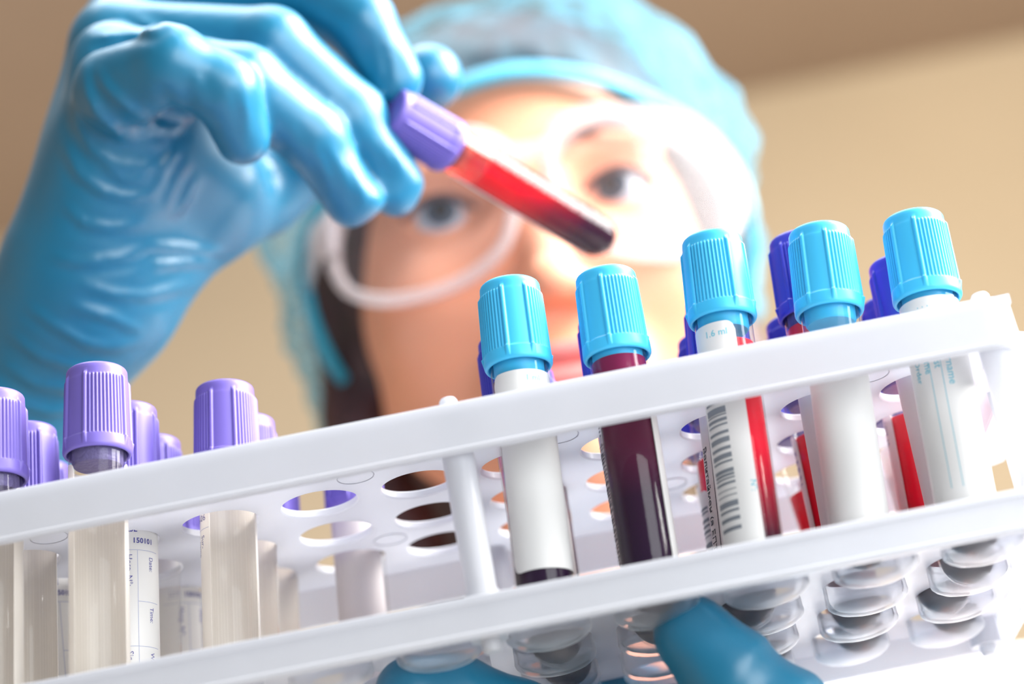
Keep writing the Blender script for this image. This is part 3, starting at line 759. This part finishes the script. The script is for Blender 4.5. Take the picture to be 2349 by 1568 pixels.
# eyes, brows
def put_head(name, vs, fs, mt, parent=person, smooth=True):
    return part(name, H(np.array(vs, float)), fs, mt, parent, PO, smooth, 50)
def ball(c_, r, n=20, m_=14, sc=(1, 1, 1)):
    V, F = [], []
    for j in range(m_+1):
        t = PI*j/m_
        for i in range(n):
            a = 2*PI*i/n; V.append((c_[0]+r*sc[0]*math.sin(t)*math.cos(a), c_[1]-r*sc[1]*math.cos(t), c_[2]+r*sc[2]*math.sin(t)*math.sin(a)))
    for j in range(m_):
        for i in range(n):
            k = (i+1) % n; F.append((j*n+i, (j+1)*n+i, (j+1)*n+k, j*n+k))
    return V, F
for s in (-1, 1):
    ec = np.array([s*31.5, 11.8, 0]); e = put_head('eye', *ball(ec, 12.2), M['eyewhite'])
    # iris looks towards the raised tube
    g = np.array([-.28 if s > 0 else .02, -1, .03]); g /= np.linalg.norm(g)
    a = np.cross(g, [0, 0, 1]); a /= np.linalg.norm(a); b = np.cross(a, g)
    def disc(r, dd_):
        V = [ec+g*dd_]+[ec+g*(dd_-r*r/26)+(a*math.cos(t)+b*math.sin(t))*r for t in np.linspace(0, 2*PI, 25)[:-1]]
        return V, [(0, i+1, (i+1) % 24+1) for i in range(24)]
    put_head('iris', *disc(5.8, 12.6), M['iris'], person); put_head('pupil', *disc(2.8, 12.9), M['pupil'], person)
    pts = [(s*x, y, z) for x, y, z in ((13, -5, 14.5), (20, -7.5, 18), (30, -7, 20.5), (40, -2.5, 20), (48, 4, 16))]
    put_head('eyebrow', *tubealong(pts, [(2, 1.5), (3.3, 2), (3.1, 2), (2.4, 1.6), (1, 1)], 10), M['brow'])
    lash = [(s*31.5+s*x, -1.3+.045*x*x*.6, 5.6-.030*x*x) for x in np.linspace(-13, 13, 11)]
    put_head('eyelash', *tubealong(lash, 1.2, 8), M['hair'])

# hair under the net
HR = Field(np.arange(-100, 101, 4), np.arange(-20, 200, 4), np.arange(-180, 125, 4))
HR.add(ell((0, 94, 26), (80, 99, 90)), 1, pad=30)
for s in (-1, 1):
    HR.add(rcone((s*70, 84, 20), (s*71, 86, -38), 13, 12), 14, pad=30)
    HR.add(rcone((s*71, 86, -38), (s*62, 86, -80), 12, 10), 10, pad=30)
    HR.add(rcone((s*62, 86, -80), (s*40, 94, -140), 10, 9), 14, pad=30)
HR.add(ell((0, 150, -40), (60, 40, 60)), 25, pad=30)
X, Y, Z = HR.x[:, None, None], HR.y[None, :, None], HR.z[None, None, :]
facecut = ell((0, -8, -22), (76, 70, 80)); HR.F = np.maximum(HR.F, -(facecut[0](X, Y, Z)))
HR.F += .8*np.sin(X/2.6+np.sin(Y/9))*np.cos(Y/5)
field_mesh('hair', HR, M['hair'], person, PO, 1, H)

# hair net: puffed cap open round the face, gathered by an elastic band
netobj = None
def band_curve(t):
    """opening of the net round the face, t 0..1 from nape round over the forehead"""
    a = 2*PI*t
    x = 80*math.sin(a); up = -math.cos(a)         # -1 nape, 1 forehead
    z = -62+(106)*((up+1)/2)**.85; y = 58-64*((up+1)/2)**1.6+(6 if up < 0 else 0)
    y += 60*(max(0, -up))**1.5
    return np.array([x*(1-.22*max(0, up)**3), y, z])
NB = 120; V, F = [], []; rows = 34
cen = np.array([0, 104, 34])
for j in range(rows):
    v = j/(rows-1)
    for i in range(NB):
        t = i/NB; p0 = band_curve(t); tip = np.array([0, 190, 70])
        th = v*PI/2
        d0 = p0-cen
        # swing from the band direction round to the back of the head
        bk = np.array([0, 1, .18]); bk /= np.linalg.norm(bk)
        u0 = d0/np.linalg.norm(d0); ang = math.acos(np.clip(u0@bk, -1, 1)); ph = ang*v
        if ang < 1e-3: dirn = bk
        else: dirn = (math.sin(ang-ph)*u0+math.sin(ph)*bk)/math.sin(ang)
        R3 = 1/math.sqrt((dirn[0]/99)**2+(dirn[1]/106)**2+(dirn[2]/100)**2)
        r0 = np.linalg.norm(d0); w = min(1, v/.16); w = w*w*(3-2*w)
        pl_ = (1.6*math.sin(2*PI*t*38+2*math.sin(9*v+t*30))+2.2*math.sin(2*PI*t*11+4*v))*math.exp(-v*1.2)
        bulge = 1+.035*math.sin(t*2*PI*5+1)+.03*math.sin(v*7+t*14)
        R_ = r0*(1-w)+R3*bulge*w+pl_*(.35+w)
        V.append(cen+dirn*R_)
    if j:
        for i in range(NB):
            k = (i+1) % NB; F.append(((j-1)*NB+i, j*NB+i, j*NB+k, (j-1)*NB+k))
net = put_head('hair_net', V, F, M['net'])
bd = [band_curve(i/90) for i in range(90)]
V, F = [], []
for i in range(90):
    p = bd[i]; t = i/90; out = p-np.array([0, 95, 20]); out[1] *= .3; out /= np.linalg.norm(out)
    bk = np.array([0, .75, .62 if -math.cos(2*PI*t) > 0 else -.3]); bk = bk-out*(bk@out); bk /= np.linalg.norm(bk)
    wv = .5*math.sin(2*PI*t*45)
    for (a, b) in ((2.0+wv, 0), (3.2+wv, 4.5), (2.4+wv, 9.5), (-.5, 9.5), (-.5, 0)): V.append(p+out*a+bk*b)
for i in range(90):
    j = (i+1) % 90
    for q in range(5): F.append((i*5+q, j*5+q, j*5+(q+1) % 5, i*5+(q+1) % 5))
put_head('elastic_band', V, F, M['band'], person)

# goggles: two clear lenses in a clear moulded frame, nose bridge, side arms
gog = bpy.data.objects.new('goggles', None); COL.objects.link(gog); gog.parent = person
def gy(x): return -19+24*(abs(x)/71)**2.2
out = [(7, 8), (14, 17), (25, 20.5), (40, 20), (56, 16), (66, 9), (70, -2), (70, -14), (66, -24), (57, -31), (46, -34.5), (34, -35), (23, -32), (14, -25.5), (9, -16), (6.5, -5)]
def closed_smooth(P, n=4):
    P = np.array(P, float); N = len(P); R_ = []
    for i in range(N):
        p0, p1, p2, p3 = P[i-1], P[i], P[(i+1) % N], P[(i+2) % N]
        for k in range(n):
            t = k/n; R_.append(.5*((2*p1)+(-p0+p2)*t+(2*p0-5*p1+4*p2-p3)*t*t+(-p0+3*p1-3*p2+p3)*t**3))
    return R_
for s in (-1, 1):
    C2 = closed_smooth(out); pts = [(s*x, gy(x), z) for x, z in C2]
    put_head('goggle_frame', *tubealong(pts, [(3.2, 2.4)]*len(pts), 10, closed=True), M['gogframe'], gog)
    # depth flange towards the face
    V, F = [], []; n = len(pts)
    for x, y, z in pts:
        gx = s*38; k = .93
        V += [(x, y, z), (x, y+1.2, z), (gx+(x-gx)*k, y+9, z*k-1), (gx+(x-gx)*(k-.03), y+9, z*(k-.03)-1)]
    for i in range(n):
        j = (i+1) % n
        for q in range(4): F.append((i*4+q, j*4+q, j*4+(q+1) % 4, i*4+(q+1) % 4))
    put_head('goggle_flange', V, F, M['gogframe'], gog)
    # lens
    V = [(s*38, gy(38)-1.5, -7)]; F = []
    for f_ in (.33, .66, 1):
        for x, z in C2:
            X_ = 38+(x-38)*f_; Z_ = -7+(z+7)*f_; V.append((s*X_, gy(X_)-1.2, Z_))
    for i in range(n): F.append((0, 1+i, 1+(i+1) % n))
    for r_ in range(2):
        for i in range(n): j = (i+1) % n; F.append((1+r_*n+i, 1+(r_+1)*n+i, 1+(r_+1)*n+j, 1+r_*n+j))
    put_head('lens', V, F, M['goglens'], gog)
    put_head('side_arm', *tubealong([(s*69, 4, 2), (s*76, 14, 2), (s*82, 45, 1), (s*84, 90, -2)], [(2, 8), (2, 7), (1.6, 5), (1.4, 3.5)], 10), M['gogframe'], gog)
put_head('nose_bridge', *tubealong([(-9, -18, 9), (0, -21, 6.5), (9, -18, 9)], [(3, 3)]*3, 10), M['gogframe'], gog)

# ------------------------------------------------------------------ gloves
def finger(Fd, pts, rad, k=3.0):
    for i in range(len(pts)-1): Fd.add(rcone(pts[i], pts[i+1], rad[i], rad[i+1]), k if i else .5)
def bbox(pts, pad): 
    P = np.array(pts); return P.min(0)-pad, P.max(0)+pad
# raised right hand
pk = [at(262, 205, 530), at(395, 148, 519), at(515, 205, 521), at(557, 315, 528)]
rg = [at(255, 140, 546), at(560, 190, 534), at(715, 315, 541), at(810, 455, 548)]
md = [at(270, 90, 560), at(625, 105, 548), at(805, 270, 552), at(905, 428, 557)]
ix = [at(310, 20, 576), at(690, -30, 566), at(830, 55, 560), at(905, 185, 561)]
th = [at(330, 600, 582), at(590, 440, 602), at(860, 260, 604), at(985, 178, 588)]
wr = wrR; fa = wr+(elR-wr)*.5
allp = pk+rg+md+ix+th+[wr, fa]
lo, hi = bbox(allp, 36)
st = 1.1
def fld(): return Field(np.arange(lo[0], hi[0], st), np.arange(lo[1], hi[1], st), np.arange(lo[2], hi[2], st))
FF = fld()
for f_, r_, in ((ix, (10.5, 10.4, 9.4, 7.9)), (md, (10.5, 10.2, 9.4, 7.9)), (rg, (10.5, 9.9, 9.0, 7.7)), (pk, (10.8, 9.7, 8.8, 7.2))):
    G = fld(); finger(G, f_, r_, 2.5)
    if FF.F.min() > 50: FF.F = G.F
    else: FF.join(G, 1.2)
del G
PF = fld()
PF.add(rcone(fa, wr, 27, 22.5), 1)
PF.add(rcone(at(330, 330, 562), at(470, 420, 578), 21, 17), 12)
PF.add(rcone(wr, at(275, 240, 545), 22.5, 14), 12)       # hypothenar edge up to the little finger knuckle
PF.add(rcone(at(215, 560, 566), at(272, 120, 566), 19, 14), 10)
PF.add(rcone(at(250, 560, 580), at(310, 60, 580), 18, 13), 10)
PF.add(rcone(at(250, 640, 570), at(490, 480, 588), 20, 13), 10)  # thenar
PF.add(rcone(at(490, 480, 588), th[1], 13, 12.5), 8)
PF.add(rcone(th[1], th[2], 12.5, 10.5), 6)
PF.add(rcone(th[2], th[3], 10.5, 9.6), 4)
FF.join(PF, 6)
del PF
# folds of the glove: arcs round the curled little finger and rings across the wrist
X, Y, Z = FF.x[:, None, None], FF.y[None, :, None], FF.z[None, None, :]
near = np.argwhere(np.abs(FF.F) < 4.5); nv = tuple(near.T)
Pn = np.stack([FF.x[nv[0]], FF.y[nv[1]], FF.z[nv[2]]], 1).astype(np.float64); dF = np.zeros(len(Pn))
w_ = ray(380, 380); w_ /= np.linalg.norm(w_); e1 = np.cross(w_, [0, 0, 1.0]); e1 /= np.linalg.norm(e1); e2 = np.cross(e1, w_)
PA, PB = Pn@e1, Pn@e2
u = (fa-wr)/np.linalg.norm(fa-wr); front = (Pn-at(300, 400, 566))@w_
def fold(pts, h=.9, w=1.05, g=.5):
    global dF
    Q = np.array([at(x, y, 548) for x, y in pts]); A, B_ = Q@e1, Q@e2; best = np.full(len(Pn), 99.0); sg = np.zeros(len(Pn)); tt = np.zeros(len(Pn))
    for k in range(len(Q)-1):
        dx, dy = A[k+1]-A[k], B_[k+1]-B_[k]; L2 = dx*dx+dy*dy
        t = np.clip(((PA-A[k])*dx+(PB-B_[k])*dy)/L2, 0, 1); ex, ey = PA-A[k]-t*dx, PB-B_[k]-t*dy; d = np.hypot(ex, ey)
        up = d < best; best = np.where(up, d, best); sg = np.where(up, np.sign(dx*ey-dy*ex), sg); tt = np.where(up, (k+t)/(len(Q)-1), tt)
    end = np.clip(np.sin(np.clip(tt, .0, 1)*PI), 0, 1)**.5*(front < 6)
    dF -= (h*np.exp(-(best/w)**2)-g*np.exp(-((best*sg+2.6)/1.5)**2)-g*.5*np.exp(-((best*sg-2.6)/1.5)**2))*end
for pts in ([(228, 165), (250, 210), (290, 250), (340, 285), (395, 300), (425, 282)], [(205, 155), (208, 220), (230, 270), (280, 315), (330, 330), (395, 322)],
            [(163, 225), (180, 290), (215, 345), (260, 375), (320, 388), (385, 380)], [(150, 330), (185, 400), (240, 440), (300, 452), (365, 438)],
            [(290, 300), (330, 308), (380, 300)], [(240, 380), (290, 412), (350, 410)], [(150, 470), (200, 512), (260, 522), (335, 512)],
            [(120, 590), (190, 600), (280, 590), (345, 565)], [(190, 652), (270, 676), (340, 680), (450, 664)], [(160, 698), (250, 726), (330, 765)],
            [(60, 700), (120, 742), (200, 790), (260, 802), (330, 785)], [(20, 770), (90, 820), (180, 850), (270, 850)], [(0, 840), (80, 890), (170, 905), (230, 890)],
            [(-60, 860), (20, 930), (110, 960), (190, 950)], [(330, 562), (430, 575), (520, 590)], [(345, 612), (430, 606), (500, 612)],
            [(405, 340), (385, 380), (365, 430)], [(432, 362), (410, 410), (380, 490)], [(452, 400), (430, 450), (400, 500)],
            [(296, 40), (350, 62), (400, 82)], [(270, 60), (330, 80), (380, 90)], [(210, 95), (290, 85), (370, 96)]): fold(pts)
for k in range(6): fold([(376+k*13, 190-k*2), (392+k*13, 215), (408+k*12, 252)], .5, .7, .3)
for a_, b_ in (((640, 300), (672, 380)), ((655, 290), (700, 390)), ((700, 330), (760, 440)), ((740, 330), (800, 440)), ((845, 330), (880, 430)), ((870, 320), (905, 420)), ((900, 330), (925, 410)),
               ((858, 90), (880, 180)), ((885, 80), (915, 190)), ((545, 210), (560, 320)), ((800, 380), (832, 470))): fold([a_, ((a_[0]+b_[0])/2+3, (a_[1]+b_[1])/2), b_], .45, .9, .3)
FF.F[nv] += dF.astype(np.float32)
for tip in (rg[3], md[3], ix[3]):      # lengthwise puckers near the fingertips
    d = np.sqrt((X-tip[0])**2+(Y-tip[1])**2+(Z-tip[2])**2)
    FF.F += (.28*np.sin((X*.7-Y*.3+Z*.6)/1.9)).astype(np.float32)*np.exp(-((d-11)/9)**2)
field_mesh('glove', FF, M['glove'], person, PO, 1)
del FF

# supporting left hand under the rack
tb = [at(1790, 1700, 436), at(1672, 1545, 436), at(1590, 1455, 440)]
f1 = [at(1420, 1780, 472), at(1190, 1665, 456), at(1040, 1600, 449), at(945, 1590, 447)]
f2 = [at(1500, 1700, 505), at(1400, 1620, 512), at(1210, 1640, 512), at(1090, 1650, 512)]
f3 = [at(1560, 1720, 525), at(1480, 1625, 535), at(1330, 1640, 538), at(1220, 1660, 538)]
f4 = [at(1640, 1760, 540), at(1600, 1690, 556), at(1480, 1700, 560), at(1400, 1720, 560)]
pmc = at(1620, 1840, 500)
lo, hi = bbox(tb+f1+f2+f3+f4+[wrL, pmc], 34)
G1 = fld()
finger(G1, tb, (12.5, 10.2, 8.6)); 
for f_, r_ in ((f1, (11, 10, 9.3, 8.3)), (f2, (11, 10, 9, 8)), (f3, (10.5, 10, 9, 8)), (f4, (10, 9, 8, 7))):
    G2 = fld(); finger(G2, f_, r_, 2.5); G1.join(G2, 1.2)
G2 = fld()
G2.add(rcone(f1[0], pmc, 15, 19), 8); G2.add(rcone(f4[0], pmc, 15, 19), 12); G2.add(rcone(f2[0], pmc, 15, 20), 12)
G2.add(rcone(tb[0], pmc, 15, 20), 12); G2.add(rcone(pmc, wrL, 25, 25), 14)
G2.add(rcone(wrL, wrL+(elL-wrL)*.3, 25, 27), 10)
G1.join(G2, 7); del G2
X, Y, Z = G1.x[:, None, None], G1.y[None, :, None], G1.z[None, None, :]
u = (tb[0]-tb[2])/np.linalg.norm(tb[0]-tb[2]); ax = (X-tb[2][0])*u[0]+(Y-tb[2][1])*u[1]+(Z-tb[2][2])*u[2]
G1.F += (.7*np.abs(np.sin((ax+1.5*np.sin(X/5))/3.6))**.8-.35).astype(np.float32)*(1/(1+np.exp(-(ax-2)/4)))*np.exp(-np.maximum(ax-40, 0)/10)
field_mesh('glove', G1, M['glove'], person, PO, 2)
del G1
